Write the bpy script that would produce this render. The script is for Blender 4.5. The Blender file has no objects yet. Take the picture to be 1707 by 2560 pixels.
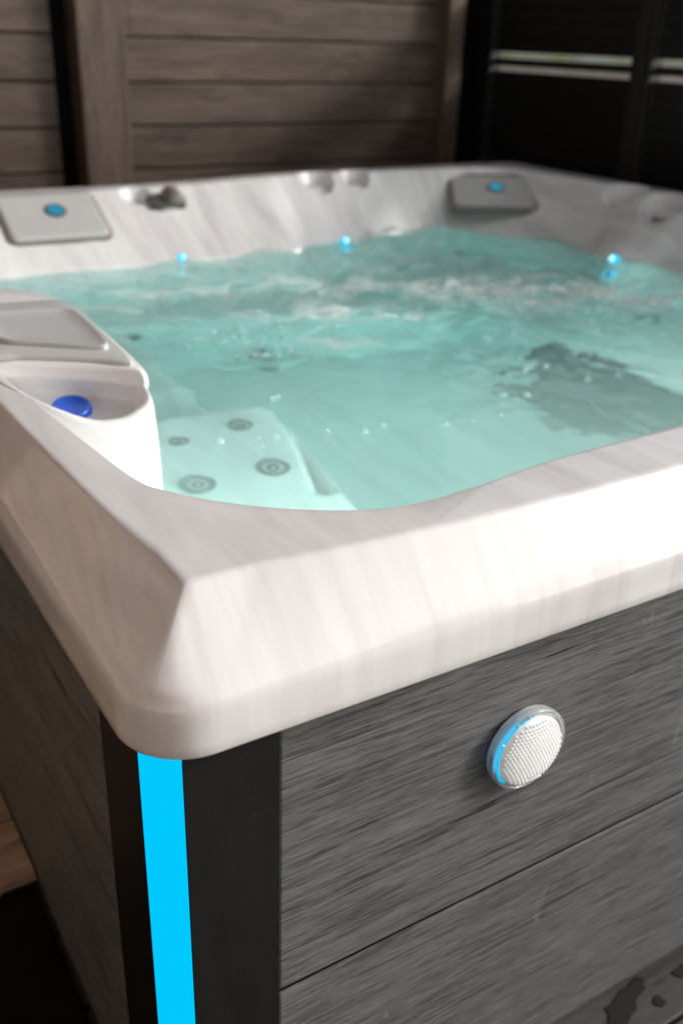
import bpy, bmesh, math, random
import numpy as np
from mathutils import Matrix, Vector
random.seed(4); rng = np.random.default_rng(7)
S = bpy.context.scene
COL = S.collection
R_ = math.radians

# ------------------------------------------------------------------ camera
cam_d = bpy.data.cameras.new('camera')
cam = bpy.data.objects.new('camera', cam_d); COL.objects.link(cam)
S.camera = cam
cx = Vector((0.85339436, -0.20488176, 0.4793136)); RM = [[0.85339436, -0.52040729, 0.02990513],
      [-0.20488176, -0.38762427, -0.89876075], [0.4793136, 0.76087035, -0.43741832]]
right = Vector(RM[0]); down = Vector(RM[1]); fwd = Vector(RM[2])
m = Matrix((right, -down, -fwd)).transposed().to_4x4()
m.translation = Vector((-0.16716289, -0.50645295, 0.46174029))
cam.matrix_world = m
cam_d.sensor_fit = 'VERTICAL'; cam_d.sensor_height = 36.0; cam_d.sensor_width = 24.0
cam_d.lens = 2450 / 2560 * 36
cam_d.clip_start = 0.02; cam_d.clip_end = 500
cam_d.dof.use_dof = True; cam_d.dof.focus_distance = 0.785; cam_d.dof.aperture_fstop = 4.5

# ------------------------------------------------------------------ light
SUN_EL, SUN_AZ = R_(27), R_(119)      # azimuth clockwise from +Y
S.world = bpy.data.worlds.new('World'); S.world.use_nodes = True
wn = S.world.node_tree; wn.nodes.clear()
sky = wn.nodes.new('ShaderNodeTexSky'); sky.sky_type = 'NISHITA'; sky.sun_disc = False
sky.sun_elevation = SUN_EL; sky.sun_rotation = SUN_AZ; sky.air_density = 1.0; sky.dust_density = 4.0; sky.ozone_density = 0.6
hs = wn.nodes.new('ShaderNodeHueSaturation'); hs.inputs['Saturation'].default_value = 0.22
bg = wn.nodes.new('ShaderNodeBackground'); bg.inputs['Strength'].default_value = 0.15
wo = wn.nodes.new('ShaderNodeOutputWorld')
wn.links.new(sky.outputs[0], hs.inputs['Color']); wn.links.new(hs.outputs[0], bg.inputs[0]); wn.links.new(bg.outputs[0], wo.inputs[0])
sd = bpy.data.lights.new('sun', 'SUN'); sun = bpy.data.objects.new('sun', sd); COL.objects.link(sun)
sd.energy = 2.2; sd.angle = R_(10); sd.color = (1.0, 0.97, 0.935)
to_sun = Vector((math.sin(SUN_AZ) * math.cos(SUN_EL), math.cos(SUN_AZ) * math.cos(SUN_EL), math.sin(SUN_EL)))
sun.rotation_euler = to_sun.to_track_quat('Z', 'Y').to_euler()
S.view_settings.view_transform = 'Standard'; S.view_settings.look = 'None'
S.cycles.volume_bounces = 6
S.view_settings.exposure = -0.05; S.view_settings.gamma = 1.0

# ------------------------------------------------------------------ material helpers
def mat(name):
    M = bpy.data.materials.new(name); M.use_nodes = True
    nt = M.node_tree
    return M, nt, nt.nodes['Principled BSDF'], nt.nodes['Material Output']
def setp(p, **k):
    for a, v in k.items():
        s = p.inputs[a.replace('_', ' ')]
        s.default_value = (*v, 1.0) if isinstance(v, tuple) and len(v) == 3 and s.type == 'RGBA' else v
def N(nt, t, **k):
    n = nt.nodes.new(t)
    for a, v in k.items():
        if hasattr(n, a): setattr(n, a, v)
        else: n.inputs[a.replace('_', ' ')].default_value = v
    return n
def L(nt, a, b): nt.links.new(a, b)
def coords(nt, scale=(1, 1, 1), rot=(0, 0, 0), loc=(0, 0, 0), kind='Object'):
    tc = N(nt, 'ShaderNodeTexCoord'); mp = N(nt, 'ShaderNodeMapping')
    mp.inputs['Scale'].default_value = scale; mp.inputs['Rotation'].default_value = rot; mp.inputs['Location'].default_value = loc
    L(nt, tc.outputs[kind], mp.inputs['Vector']); return mp.outputs[0]
def noise(nt, vec, scale, detail=4, rough=0.55, dist=0.0):
    n = N(nt, 'ShaderNodeTexNoise'); n.inputs['Scale'].default_value = scale; n.inputs['Detail'].default_value = detail
    n.inputs['Roughness'].default_value = rough; n.inputs['Distortion'].default_value = dist
    L(nt, vec, n.inputs['Vector']); return n.outputs[0]
def ramp(nt, fac, stops):
    r = N(nt, 'ShaderNodeValToRGB'); e = r.color_ramp.elements
    while len(e) < len(stops): e.new(0.5)
    for q, (p, c) in zip(e, stops):
        q.position = p; q.color = (*c, 1) if isinstance(c, tuple) else (c, c, c, 1)
    L(nt, fac, r.inputs[0]); return r.outputs[0]
def mix(nt, fac, a, b, mode='MIX'):
    x = N(nt, 'ShaderNodeMix'); x.data_type = 'RGBA'; x.blend_type = mode
    for sock, v in ((x.inputs[0], fac), (x.inputs[6], a), (x.inputs[7], b)):
        if isinstance(v, (int, float)): sock.default_value = v
        elif isinstance(v, tuple): sock.default_value = (*v, 1)
        else: L(nt, v, sock)
    return x.outputs[2]
def bump(nt, p, h, strength, dist):
    b = N(nt, 'ShaderNodeBump'); b.inputs['Strength'].default_value = strength; b.inputs['Distance'].default_value = dist
    L(nt, h, b.inputs['Height']); L(nt, b.outputs[0], p.inputs['Normal'])
def math_(nt, op, a, b=0.0):
    n = N(nt, 'ShaderNodeMath'); n.operation = op
    for s, v in ((n.inputs[0], a), (n.inputs[1], b)):
        if isinstance(v, (int, float)): s.default_value = v
        else: L(nt, v, s)
    return n.outputs[0]

# pearl acrylic: pale marble with soft streaks
M_acr, nt, p, _ = mat('pearl_acrylic')
v1 = coords(nt, (15, 2.6, 2.0), (0.0, 0.30, 0.30))
n1 = noise(nt, v1, 1.0, 4, 0.5, 0.8)
v2 = coords(nt, (55, 6, 5), (0.05, 0.26, 0.25)); n2 = noise(nt, v2, 1.0, 4, 0.5, 0.5)
c1 = ramp(nt, n1, [(0.30, (0.65, 0.622, 0.622)), (0.47, (0.745, 0.728, 0.726)), (0.60, (0.805, 0.796, 0.792)), (0.72, (0.72, 0.70, 0.696))])
c2 = ramp(nt, n2, [(0.38, (0.945, 0.937, 0.936)), (0.58, (1.0, 1.0, 1.0))])
L(nt, mix(nt, 1.0, c1, c2, 'MULTIPLY'), p.inputs['Base Color'])
setp(p, Roughness=0.06, IOR=1.5, Coat_Weight=0.5, Coat_Roughness=0.02)

def plastic(name, col, rough=0.4, coat=0.0, var=0.06):
    M, nt, p, _ = mat(name)
    n = noise(nt, coords(nt), 18, 5)
    L(nt, ramp(nt, n, [(0.3, tuple(c * (1 - var) for c in col)), (0.7, tuple(min(1, c * (1 + var)) for c in col))]), p.inputs['Base Color'])
    setp(p, Roughness=rough, Coat_Weight=coat, Coat_Roughness=0.05)
    return M
M_white = plastic('white_plastic', (0.86, 0.858, 0.855), 0.3, 0.3, 0.01)
M_lid = plastic('grey_plastic', (0.52, 0.52, 0.52), 0.36, 0.1, 0.015)
M_pillow = plastic('pillow_foam', (0.44, 0.435, 0.43), 0.55, 0.0, 0.03)
M_pillow2 = plastic('dark_pillow_foam', (0.46, 0.45, 0.445), 0.55, 0.0, 0.03)
M_liner = plastic('cup_liner', (0.20, 0.17, 0.155), 0.3, 0.2, 0.05)
M_shade = plastic('shade_plate', (0.02, 0.055, 0.055), 0.5)  # teal-black that stands for shade in the footwell
M_jet = plastic('jet_grey', (0.055, 0.08, 0.09), 0.35)
M_jetpale = plastic('pale_grey_plastic', (0.55, 0.55, 0.54), 0.35)
M_jetdark = plastic('jet_dark', (0.008, 0.015, 0.02), 0.4)
M_dark = plastic('dark_plastic', (0.075, 0.07, 0.068), 0.3)
M_mat = plastic('black_rubber', (0.006, 0.006, 0.006), 0.8, 0, 0.3)
M_mat.node_tree.nodes['Principled BSDF'].inputs['Specular IOR Level'].default_value = 0.08
M_blue = plastic('blue_plastic', (0.02, 0.10, 0.60), 0.3, 0.3, 0.03)
M_satin, nt, p, _ = mat('satin_chrome'); setp(p, Metallic=0.75, Roughness=0.22, Base_Color=(0.70, 0.68, 0.67))
M_chrome, nt, p, _ = mat('chrome'); setp(p, Metallic=1.0, Roughness=0.14, Base_Color=(0.62, 0.60, 0.59))

def emit(name, col, s):
    M, nt, p, o = mat(name); nt.nodes.remove(p)
    e = N(nt, 'ShaderNodeEmission'); e.inputs[0].default_value = (*col, 1); e.inputs[1].default_value = s
    L(nt, e.outputs[0], o.inputs[0]); return M
M_strip = emit('strip_glow', (0.0, 0.585, 1.0), 1.03)
M_ring = emit('ring_glow', (0.0, 0.55, 0.95), 1.0)
M_led = emit('led_glow', (0.01, 0.60, 0.90), 1.25)
M_ledcore = emit('led_core', (0.55, 0.93, 1.0), 1.8)
M_fill = emit('fill_glow', (1.0, 0.97, 0.94), 125.0)  # glow of the added fill lamps under water
M_badge = emit('badge_glow', (0.05, 0.46, 0.68), 0.62)

# weathered wood look composite of the cabinet, grain along local X
def wood(name, dark, mid, light, rough=0.6, sx=2.2, grain=1.0, stain=None, bmp=0.5, knots=False, wb=0.45):
    M, nt, p, _ = mat(name)
    oi = N(nt, 'ShaderNodeObjectInfo')
    tc = N(nt, 'ShaderNodeTexCoord')
    ofs = N(nt, 'ShaderNodeCombineXYZ'); sc = math_(nt, 'MULTIPLY', oi.outputs['Random'], 37.0)
    L(nt, sc, ofs.inputs[0]); L(nt, sc, ofs.inputs[1]); L(nt, sc, ofs.inputs[2])
    ad = N(nt, 'ShaderNodeVectorMath'); ad.operation = 'ADD'; L(nt, tc.outputs['Object'], ad.inputs[0]); L(nt, ofs.outputs[0], ad.inputs[1])
    def mp(s):
        q = N(nt, 'ShaderNodeMapping'); q.inputs['Scale'].default_value = s; L(nt, ad.outputs[0], q.inputs['Vector']); return q.outputs[0]
    a = noise(nt, mp((sx, 26 * grain, 26 * grain)), 1.0, 8, 0.62, 0.35)       # broad bands
    b = noise(nt, mp((sx * 3.2, 120 * grain, 120 * grain)), 1.0, 6, 0.6, 0.2)         # streaks
    c = noise(nt, mp((sx * 14, 420 * grain, 420 * grain)), 1.0, 3, 0.6)               # fine fibres
    f = math_(nt, 'ADD', math_(nt, 'MULTIPLY', a, wb), math_(nt, 'ADD', math_(nt, 'MULTIPLY', b, 0.83 - wb), math_(nt, 'MULTIPLY', c, 0.17)))
    col = ramp(nt, f, [(0.36, dark), (0.49, mid), (0.63, light)])
    d = noise(nt, mp((sx * 4.5, 110 * grain, 110 * grain)), 1.0, 3, 0.55, 0.3)
    vr = ramp(nt, oi.outputs['Random'], [(0.0, (0.80, 0.78, 0.76)), (0.5, (1.0, 1.0, 1.0)), (1.0, (1.16, 1.10, 1.04))])
    col = mix(nt, 1.0, col, vr, 'MULTIPLY')
    crack = ramp(nt, d, [(0.30, 0.32), (0.40, 1.0)])
    col = mix(nt, 1.0, col, crack, 'MULTIPLY')
    if knots:
        k = noise(nt, mp((5, 11, 11)), 1.0, 2, 0.5, 1.2)
        col = mix(nt, math_(nt, 'MULTIPLY', ramp(nt, k, [(0.60, 0.0), (0.75, 1.0)]), 0.45), col, light)
        k2 = noise(nt, mp((4, 9, 9)), 1.7, 3, 0.5, 0.8)
        col = mix(nt, math_(nt, 'MULTIPLY', ramp(nt, k2, [(0.62, 0.0), (0.72, 1.0)]), 0.5), col, dark)
    # water marks and scuffs
    e = noise(nt, mp((22, 9, 9)), 1.0, 5, 0.7, 0.5)
    col = mix(nt, math_(nt, 'MULTIPLY', ramp(nt, e, [(0.64, 0.0), (0.76, 1.0)]), 0.40), col, tuple(min(1, x * 1.8) for x in light))
    if stain:
        w = noise(nt, mp((9, 9, 9)), 1.0, 3, 0.5, 0.4)
        wet = ramp(nt, w, [(0.60, 0.0), (0.625, 1.0)])
        col = mix(nt, math_(nt, 'MULTIPLY', wet, 0.9), col, stain)
    L(nt, col, p.inputs['Base Color'])
    setp(p, Roughness=rough)
    h = math_(nt, 'MULTIPLY', math_(nt, 'ADD', math_(nt, 'MULTIPLY', f, 0.8), b), crack)
    bump(nt, p, h, bmp, 0.0016)
    return M
M_cab, nt, p, _ = mat('grey_composite')
oi = N(nt, 'ShaderNodeObjectInfo'); tc = N(nt, 'ShaderNodeTexCoord'); sc = math_(nt, 'MULTIPLY', oi.outputs['Random'], 23.0)
ad = N(nt, 'ShaderNodeVectorMath'); ad.operation = 'ADD'; cb = N(nt, 'ShaderNodeCombineXYZ')
for q in range(3): L(nt, sc, cb.inputs[q])
L(nt, tc.outputs['Object'], ad.inputs[0]); L(nt, cb.outputs[0], ad.inputs[1])
def cmap(x_, yz):
    q = N(nt, 'ShaderNodeMapping'); q.inputs['Scale'].default_value = (x_, yz, yz); L(nt, ad.outputs[0], q.inputs['Vector']); return q.outputs[0]
g_fine = noise(nt, cmap(38, 520), 1.0, 4, 0.65, 0.2)       # fibres
g_mid = noise(nt, cmap(12, 270), 1.0, 5, 0.62, 0.25)         # streaks
g_big = noise(nt, cmap(5, 38), 1.0, 4, 0.6, 0.5)           # cloudy bands
f = math_(nt, 'ADD', math_(nt, 'MULTIPLY', g_fine, 0.36), math_(nt, 'ADD', math_(nt, 'MULTIPLY', g_mid, 0.45), math_(nt, 'MULTIPLY', g_big, 0.19)))
col = ramp(nt, f, [(0.40, (0.052, 0.052, 0.052)), (0.50, (0.122, 0.122, 0.122)), (0.60, (0.180, 0.180, 0.179))])
ln = noise(nt, cmap(6.5, 240), 1.0, 2, 0.5, 0.15)            # thin long dark pores
pores = ramp(nt, ln, [(0.315, 0.22), (0.375, 1.0)])
pz = noise(nt, cmap(8, 16), 1.0, 2, 0.5)                     # pores come in patches
pores = mix(nt, ramp(nt, pz, [(0.42, 1.0), (0.62, 0.15)]), (1, 1, 1), pores)
col = mix(nt, 1.0, col, pores, 'MULTIPLY')
sc1 = noise(nt, cmap(30, 12), 1.0, 5, 0.7, 0.8)              # faint pale scuffs and dried water marks
col = mix(nt, math_(nt, 'MULTIPLY', ramp(nt, sc1, [(0.63, 0.0), (0.74, 1.0)]), 0.42), col, (0.34, 0.34, 0.335))
L(nt, col, p.inputs['Base Color']); setp(p, Roughness=0.45, Specular_IOR_Level=0.25)
bump(nt, p, math_(nt, 'MULTIPLY', f, pores), 0.8, 0.0016)
M_brown = wood('brown_timber', (0.040, 0.024, 0.017), (0.086, 0.057, 0.043), (0.140, 0.099, 0.077), 0.62, 1.6, 0.55, None, 0.5, True)
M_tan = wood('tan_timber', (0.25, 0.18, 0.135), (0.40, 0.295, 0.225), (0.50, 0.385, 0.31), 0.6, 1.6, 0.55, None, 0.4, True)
M_deck = wood('deck_timber', (0.038, 0.034, 0.031), (0.075, 0.068, 0.064), (0.110, 0.101, 0.095), 0.6, 1.8, 0.6, None, 0.4)
M_black, nt, p, _ = mat('black_painted_metal')
nn = noise(nt, coords(nt), 60, 5)
L(nt, ramp(nt, nn, [(0.3, (0.006, 0.006, 0.0065)), (0.75, (0.012, 0.012, 0.012))]), p.inputs['Base Color']); setp(p, Roughness=0.42)

# ribbed black corner trim: fine vertical lines in the geometry's material relief, dust specks
M_post, nt, p, _ = mat('ribbed_black_trim')
tc = N(nt, 'ShaderNodeTexCoord'); sp = N(nt, 'ShaderNodeSeparateXYZ'); L(nt, tc.outputs['Object'], sp.inputs[0])
s_ = math_(nt, 'SINE', math_(nt, 'MULTIPLY', math_(nt, 'ADD', sp.outputs[0], sp.outputs[1]), 5400.0))
dust = noise(nt, coords(nt, (1, 1, 0.8)), 420, 2, 0.5); patch = noise(nt, coords(nt, (1, 1, 0.6)), 16, 3, 0.6)
spk = math_(nt, 'MULTIPLY', ramp(nt, dust, [(0.66, 0.0), (0.74, 1.0)]), ramp(nt, patch, [(0.52, 0.0), (0.66, 1.0)]))
haze_ = ramp(nt, noise(nt, coords(nt, (1, 1, 0.3)), 22, 5, 0.6), [(0.35, (0.0065, 0.0062, 0.0062)), (0.7, (0.012, 0.0115, 0.0115))])
L(nt, mix(nt, math_(nt, 'MULTIPLY', spk, 0.6), haze_, (0.18, 0.17, 0.17)), p.inputs['Base Color'])
setp(p, Roughness=0.46, Specular_IOR_Level=0.3); bump(nt, p, s_, 0.22, 0.0003)

# water: real refraction, teal absorption in the volume, foam where the jets churn
M_water, nt, p, out = mat('spa_water')
nt.nodes.remove(p)
gl = N(nt, 'ShaderNodeBsdfPrincipled'); setp(gl, Base_Color=(1, 1, 1), Roughness=0.0, IOR=1.333, Transmission_Weight=1.0)
fo = N(nt, 'ShaderNodeBsdfDiffuse'); fo.inputs[0].default_value = (0.80, 0.90, 0.89, 1)
fv = coords(nt, (1, 1, 0.0)); 
at = N(nt, 'ShaderNodeAttribute'); at.attribute_name = 'foam'
fn = noise(nt, coords(nt, (5.5, 11, 0), (0, 0, 0.55)), 1.0, 7, 0.62, 1.3)
ridge = math_(nt, 'SUBTRACT', 1.0, math_(nt, 'MULTIPLY', math_(nt, 'ABSOLUTE', math_(nt, 'SUBTRACT', fn, 0.5)), 9.0))
fm = math_(nt, 'MULTIPLY', ramp(nt, math_(nt, 'MULTIPLY', ridge, at.outputs['Fac']), [(0.14, 0.0), (0.7, 1.0)]), 0.95)
mk = N(nt, 'ShaderNodeBsdfDiffuse'); mk.inputs[0].default_value = (0.56, 0.78, 0.74, 1)
m0 = N(nt, 'ShaderNodeMixShader'); L(nt, gl.outputs[0], m0.inputs[1]); L(nt, mk.outputs[0], m0.inputs[2])
ah = N(nt, 'ShaderNodeAttribute'); ah.attribute_name = 'haze'; L(nt, ah.outputs['Fac'], m0.inputs[0])
ms = N(nt, 'ShaderNodeMixShader'); L(nt, fm, ms.inputs[0]); L(nt, m0.outputs[0], ms.inputs[1]); L(nt, fo.outputs[0], ms.inputs[2])
va = N(nt, 'ShaderNodeVolumeAbsorption'); va.inputs['Color'].default_value = (0.22, 0.87, 0.83, 1); va.inputs['Density'].default_value = 0.8
vs = N(nt, 'ShaderNodeVolumeScatter'); vs.inputs['Color'].default_value = (0.86, 0.97, 0.95, 1); vs.inputs['Density'].default_value = 0.5; vs.inputs['Anisotropy'].default_value = 0.3
ad_ = N(nt, 'ShaderNodeAddShader'); L(nt, va.outputs[0], ad_.inputs[0]); L(nt, vs.outputs[0], ad_.inputs[1])
L(nt, ms.outputs[0], out.inputs['Surface']); L(nt, ad_.outputs[0], out.inputs['Volume'])
M_bub, nt, p, _ = mat('bubble_film'); setp(p, Base_Color=(0.9, 0.97, 0.96), Roughness=0.05, Transmission_Weight=0.75, IOR=1.15)

M_lens, nt, p, _ = mat('prismatic_lens'); setp(p, Base_Color=(0.95, 0.95, 0.95), Roughness=0.10, Transmission_Weight=0.12, Emission_Color=(1.0, 1.0, 1.0), Emission_Strength=0.10, IOR=1.49, Coat_Weight=0.5)
M_bezel, nt, p, _ = mat('clear_bezel'); setp(p, Base_Color=(0.95, 0.96, 0.97), Roughness=0.10, Transmission_Weight=0.8, IOR=1.47)

M_lawn, nt, p, _ = mat('lawn_green')
L(nt, ramp(nt, noise(nt, coords(nt), 1.2, 8), [(0.3, (0.035, 0.07, 0.015)), (0.7, (0.09, 0.13, 0.03))]), p.inputs['Base Color']); setp(p, Roughness=0.9)
M_pave, nt, p, _ = mat('pale_paving')
L(nt, ramp(nt, noise(nt, coords(nt), 3, 8), [(0.3, (0.46, 0.445, 0.425)), (0.7, (0.56, 0.545, 0.525))]), p.inputs['Base Color']); setp(p, Roughness=0.85)
M_wallp, nt, p, _ = mat('pink_render')
L(nt, ramp(nt, noise(nt, coords(nt), 4, 6), [(0.3, (0.62, 0.50, 0.42)), (0.7, (0.80, 0.68, 0.60))]), p.inputs['Base Color']); setp(p, Roughness=0.9)
M_leaf, nt, p, _ = mat('hedge_leaf')
oi = noise(nt, coords(nt), 3.0, 4)
L(nt, ramp(nt, oi, [(0.3, (0.06, 0.10, 0.02)), (0.7, (0.20, 0.24, 0.07))]), p.inputs['Base Color']); setp(p, Roughness=0.55)

M_leaf_lit, nt, p, _ = mat('sunlit_leaf')  # hedge leaf colour paled to stand for glare behind the slits
L(nt, ramp(nt, noise(nt, coords(nt), 2.0, 4), [(0.35, (0.62, 0.72, 0.34)), (0.6, (0.90, 0.91, 0.84))]), p.inputs['Base Color']); setp(p, Roughness=0.6)

# ------------------------------------------------------------------ geometry helpers
def mesh_ob(name, V, F, material, parent=None, smooth=False, auto=None):
    me = bpy.data.meshes.new(name); me.from_pydata([tuple(map(float, v)) for v in V], [], [tuple(map(int, f)) for f in F]); me.update()
    o = bpy.data.objects.new(name, me); COL.objects.link(o)
    if material: me.materials.append(material)
    if smooth: me.polygons.foreach_set('use_smooth', [True] * len(me.polygons))
    if parent: o.parent = parent
    return o
def bm_ob(name, bm, material, parent=None, smooth=False):
    me = bpy.data.meshes.new(name); bm.normal_update(); bm.to_mesh(me); bm.free()
    o = bpy.data.objects.new(name, me); COL.objects.link(o); me.materials.append(material)
    if smooth: me.polygons.foreach_set('use_smooth', [True] * len(me.polygons))
    if parent: o.parent = parent
    return o
def box_bm(bm, lo, hi, bev=0.0, seg=2):
    t = bmesh.new(); bmesh.ops.create_cube(t, size=1)
    for v in t.verts: v.co = Vector([lo[i] + (v.co[i] + .5) * (hi[i] - lo[i]) for i in range(3)])
    if bev: bmesh.ops.bevel(t, geom=t.edges[:], offset=bev, segments=seg, affect='EDGES', profile=0.5)
    me = bpy.data.meshes.new('t'); t.to_mesh(me); t.free(); bm.from_mesh(me); bpy.data.meshes.remove(me)
def box(name, lo, hi, material, parent=None, bev=0.003):
    """box with its origin at its centre so that grain starts anew in every piece"""
    c = [(a + b) / 2 for a, b in zip(lo, hi)]
    bm = bmesh.new(); box_bm(bm, [a - q for a, q in zip(lo, c)], [b - q for b, q in zip(hi, c)], bev)
    o = bm_ob(name, bm, material, parent); o.location = c; return o
def revolve(name, prof, material, parent, mw, seg=48, cap=False):
    """profile (r, h) turned about local Z, placed by matrix mw"""
    V = []; F = []; n = len(prof)
    for i in range(seg):
        a = 2 * math.pi * i / seg
        for r, h in prof: V.append((r * math.cos(a), r * math.sin(a), h))
    for i in range(seg):
        j = (i + 1) % seg
        for k in range(n - 1): F.append((i * n + k, j * n + k, j * n + k + 1, i * n + k + 1))
    o = mesh_ob(name, V, F, material, parent, True); o.matrix_basis = mw
    return o
def frame(pos, normal, up=(0, 0, 1)):
    z = Vector(normal).normalized(); x = Vector(up).cross(z).normalized(); y = z.cross(x)
    M = Matrix((x, y, z)).transposed().to_4x4(); M.translation = Vector(pos); return M
def thing(name, label, cat, loc=(0, 0, 0), group=None):
    o = bpy.data.objects.new(name, None); COL.objects.link(o); o.location = loc
    o['label'] = label; o['category'] = cat
    if group: o['group'] = group
    return o
def tag(o, label, cat, group=None):
    o['label'] = label; o['category'] = cat
    if group: o['group'] = group
    return o
def dup(o, loc, parent=None):
    c = o.copy(); COL.objects.link(c); c.location = loc
    if parent: c.parent = parent
    return c
def sstep(a, b, x):
    t = np.clip((np.asarray(x, float) - a) / (b - a), 0, 1); return t * t * (3 - 2 * t)

FLOOR = -0.61
ZW = -0.045
# ------------------------------------------------------------------ ground and deck
g = mesh_ob('ground', [(-200, -200, -0.70), (200, -200, -0.70), (200, 200, -0.70), (-200, 200, -0.70)], [(0, 1, 2, 3)], M_lawn); g['kind'] = 'structure'
g = mesh_ob('terrace', [(-6, -12, -0.69), (9, -12, -0.69), (9, 6, -0.69), (-6, 6, -0.69)], [(0, 1, 2, 3)], M_pave); g['kind'] = 'structure'  # unseen paving, added pale to bounce neutral light onto the tub front
bm = bmesh.new(); box_bm(bm, (-1.6, -0.75, -0.688), (2.5, 2.75, FLOOR - 0.024))
deck = bm_ob('deck', bm, M_black); deck['kind'] = 'structure'
bw = 0.125; first = None
y = -0.047 - bw * 5
while y < 2.6:
    lo = (-1.58, y + 0.0025, FLOOR - 0.022); hi = (2.48, y + bw - 0.0025, FLOOR)
    if first is None: first = box('deck_board', lo, hi, M_deck, deck, 0.002)
    else: dup(first, (0.45, y + bw / 2, FLOOR - 0.011))
    y += bw
M_wet, nt, p, _ = mat('wet_timber'); setp(p, Base_Color=(0.018, 0.017, 0.016), Roughness=0.32)
def wet(cx_, cy_, rx, ry, rot, sd, label):
    r_ = np.random.default_rng(sd); a1, a2, a3 = r_.uniform(0, 6.28, 3); V = []; n = 72
    for z, k in ((0.0, 1.0), (0.0012, .97)):
        for i in range(n):
            q = 2 * math.pi * i / n; rr = 1 + .20 * math.sin(2 * q + a1) + .15 * math.sin(3 * q + a2) + .09 * math.sin(7 * q + a3) + .05 * math.sin(12 * q + a1)
            x, y = rx * rr * k * math.cos(q), ry * rr * k * math.sin(q); V.append((x * math.cos(rot) - y * math.sin(rot), x * math.sin(rot) + y * math.cos(rot), z))
    F = [(i, (i + 1) % n, n + (i + 1) % n, n + i) for i in range(n)] + [tuple(range(n, 2 * n))]
    o = mesh_ob('wet_patch', V, F, M_wet); o.location = (cx_, cy_, FLOOR + 0.0004); tag(o, label, 'puddle', 'wet patches on the deck')
wet(.592, .000, .040, .015, .25, 3, 'large dark wet patch on the deck boards in front of the cabinet')
wet(.631, -.019, .009, .006, .2, 5, 'small dark wet spot beside the large wet patch on the deck')
wet(.692, -.004, .012, .010, .1, 8, 'dark wet spot on the deck at the right edge of the photo')
st_ = thing('floorboards', 'pale brown timber duckboard left of the tub, paled to stand for lit deck', 'floorboards', (-0.30, 0.54, FLOOR))  # raised boards in a pale colour stand in for light on the deck
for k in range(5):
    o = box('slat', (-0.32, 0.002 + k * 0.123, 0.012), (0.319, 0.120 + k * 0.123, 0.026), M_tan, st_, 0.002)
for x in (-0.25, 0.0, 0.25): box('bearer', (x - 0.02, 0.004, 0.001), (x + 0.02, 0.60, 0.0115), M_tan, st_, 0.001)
matb = box('rubber_mat', (-0.95, -0.45, FLOOR + 0.001), (0.012, 0.539, FLOOR + 0.012), M_mat, None, 0.004)
tag(matb, 'black rubber mat on the deck along the dark left side of the hot tub', 'floor mat')

# ------------------------------------------------------------------ timber walls and posts
def plank_wall(name, label, axis, fixed, segs, z0, z1, z_ref, pitch, thick=0.022, wood_m=None):
    w = thing(name, label, 'wall', (0, 0, FLOOR))
    proto = {}
    n0 = math.floor((z0 - z_ref) / pitch); zz = z_ref + n0 * pitch
    while zz < z1:
        for a, b in segs:
            gap = 0.006; cz = zz + pitch / 2; jit = rng.uniform(-.0015, .0015)
            pm = wood_m(cz) if wood_m else M_brown; key = (a, b, pm.name)
            if key not in proto: o = proto[key] = box('plank', (a, -thick / 2, -pitch / 2 + gap / 2), (b, thick / 2, pitch / 2 - gap / 2), pm, w, 0.003)
            else: o = proto[key].copy(); COL.objects.link(o)
            if axis == 0: o.location = ((a + b) / 2, fixed + thick / 2 + jit, cz - FLOOR)
            else: o.location = (fixed - thick / 2 + jit, (a + b) / 2, cz - FLOOR); o.rotation_euler = (0, 0, math.pi / 2)
        zz += pitch
    return w
WY = 2.6; WX = 2.29; ROOF = 1.95; LTOP = 0.68
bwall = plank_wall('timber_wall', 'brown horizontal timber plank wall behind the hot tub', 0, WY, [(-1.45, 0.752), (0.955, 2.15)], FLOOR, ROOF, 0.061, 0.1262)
bk = box('backing', (-1.46, WY + 0.03, 0.0), (2.33, WY + 0.045, ROOF - FLOOR), M_mat, bwall, 0)  # black board paints the shade into the gap left of the post
lwall = plank_wall('timber_wall', 'timber side wall left of the hot tub, mostly outside the picture', 1, -1.1, [(-2.6, 2.6)], FLOOR, ROOF, 0.061, 0.1262, 0.022, lambda z: M_brown if z < -0.05 else M_tan)  # unseen; pale upper and dark lower boards set the bounce onto the tub
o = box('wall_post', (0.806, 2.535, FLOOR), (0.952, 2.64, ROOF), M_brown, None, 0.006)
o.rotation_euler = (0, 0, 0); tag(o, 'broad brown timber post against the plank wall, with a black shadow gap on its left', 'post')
o = box('wall_post', (2.128, 2.54, FLOOR), (2.195, 2.615, ROOF), M_brown, None, 0.004)
tag(o, 'narrow brown post in the corner where plank wall meets black louvres', 'post')
# make grain of the upright posts run upward: swap axes by turning the mesh
for o in [q for q in COL.objects if q.name.startswith('wall_post')]:
    Mx = Matrix.Rotation(math.pi / 2, 4, 'Y'); o.data.transform(Mx.inverted()); o.rotation_euler = (0, math.pi / 2, 0)


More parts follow.
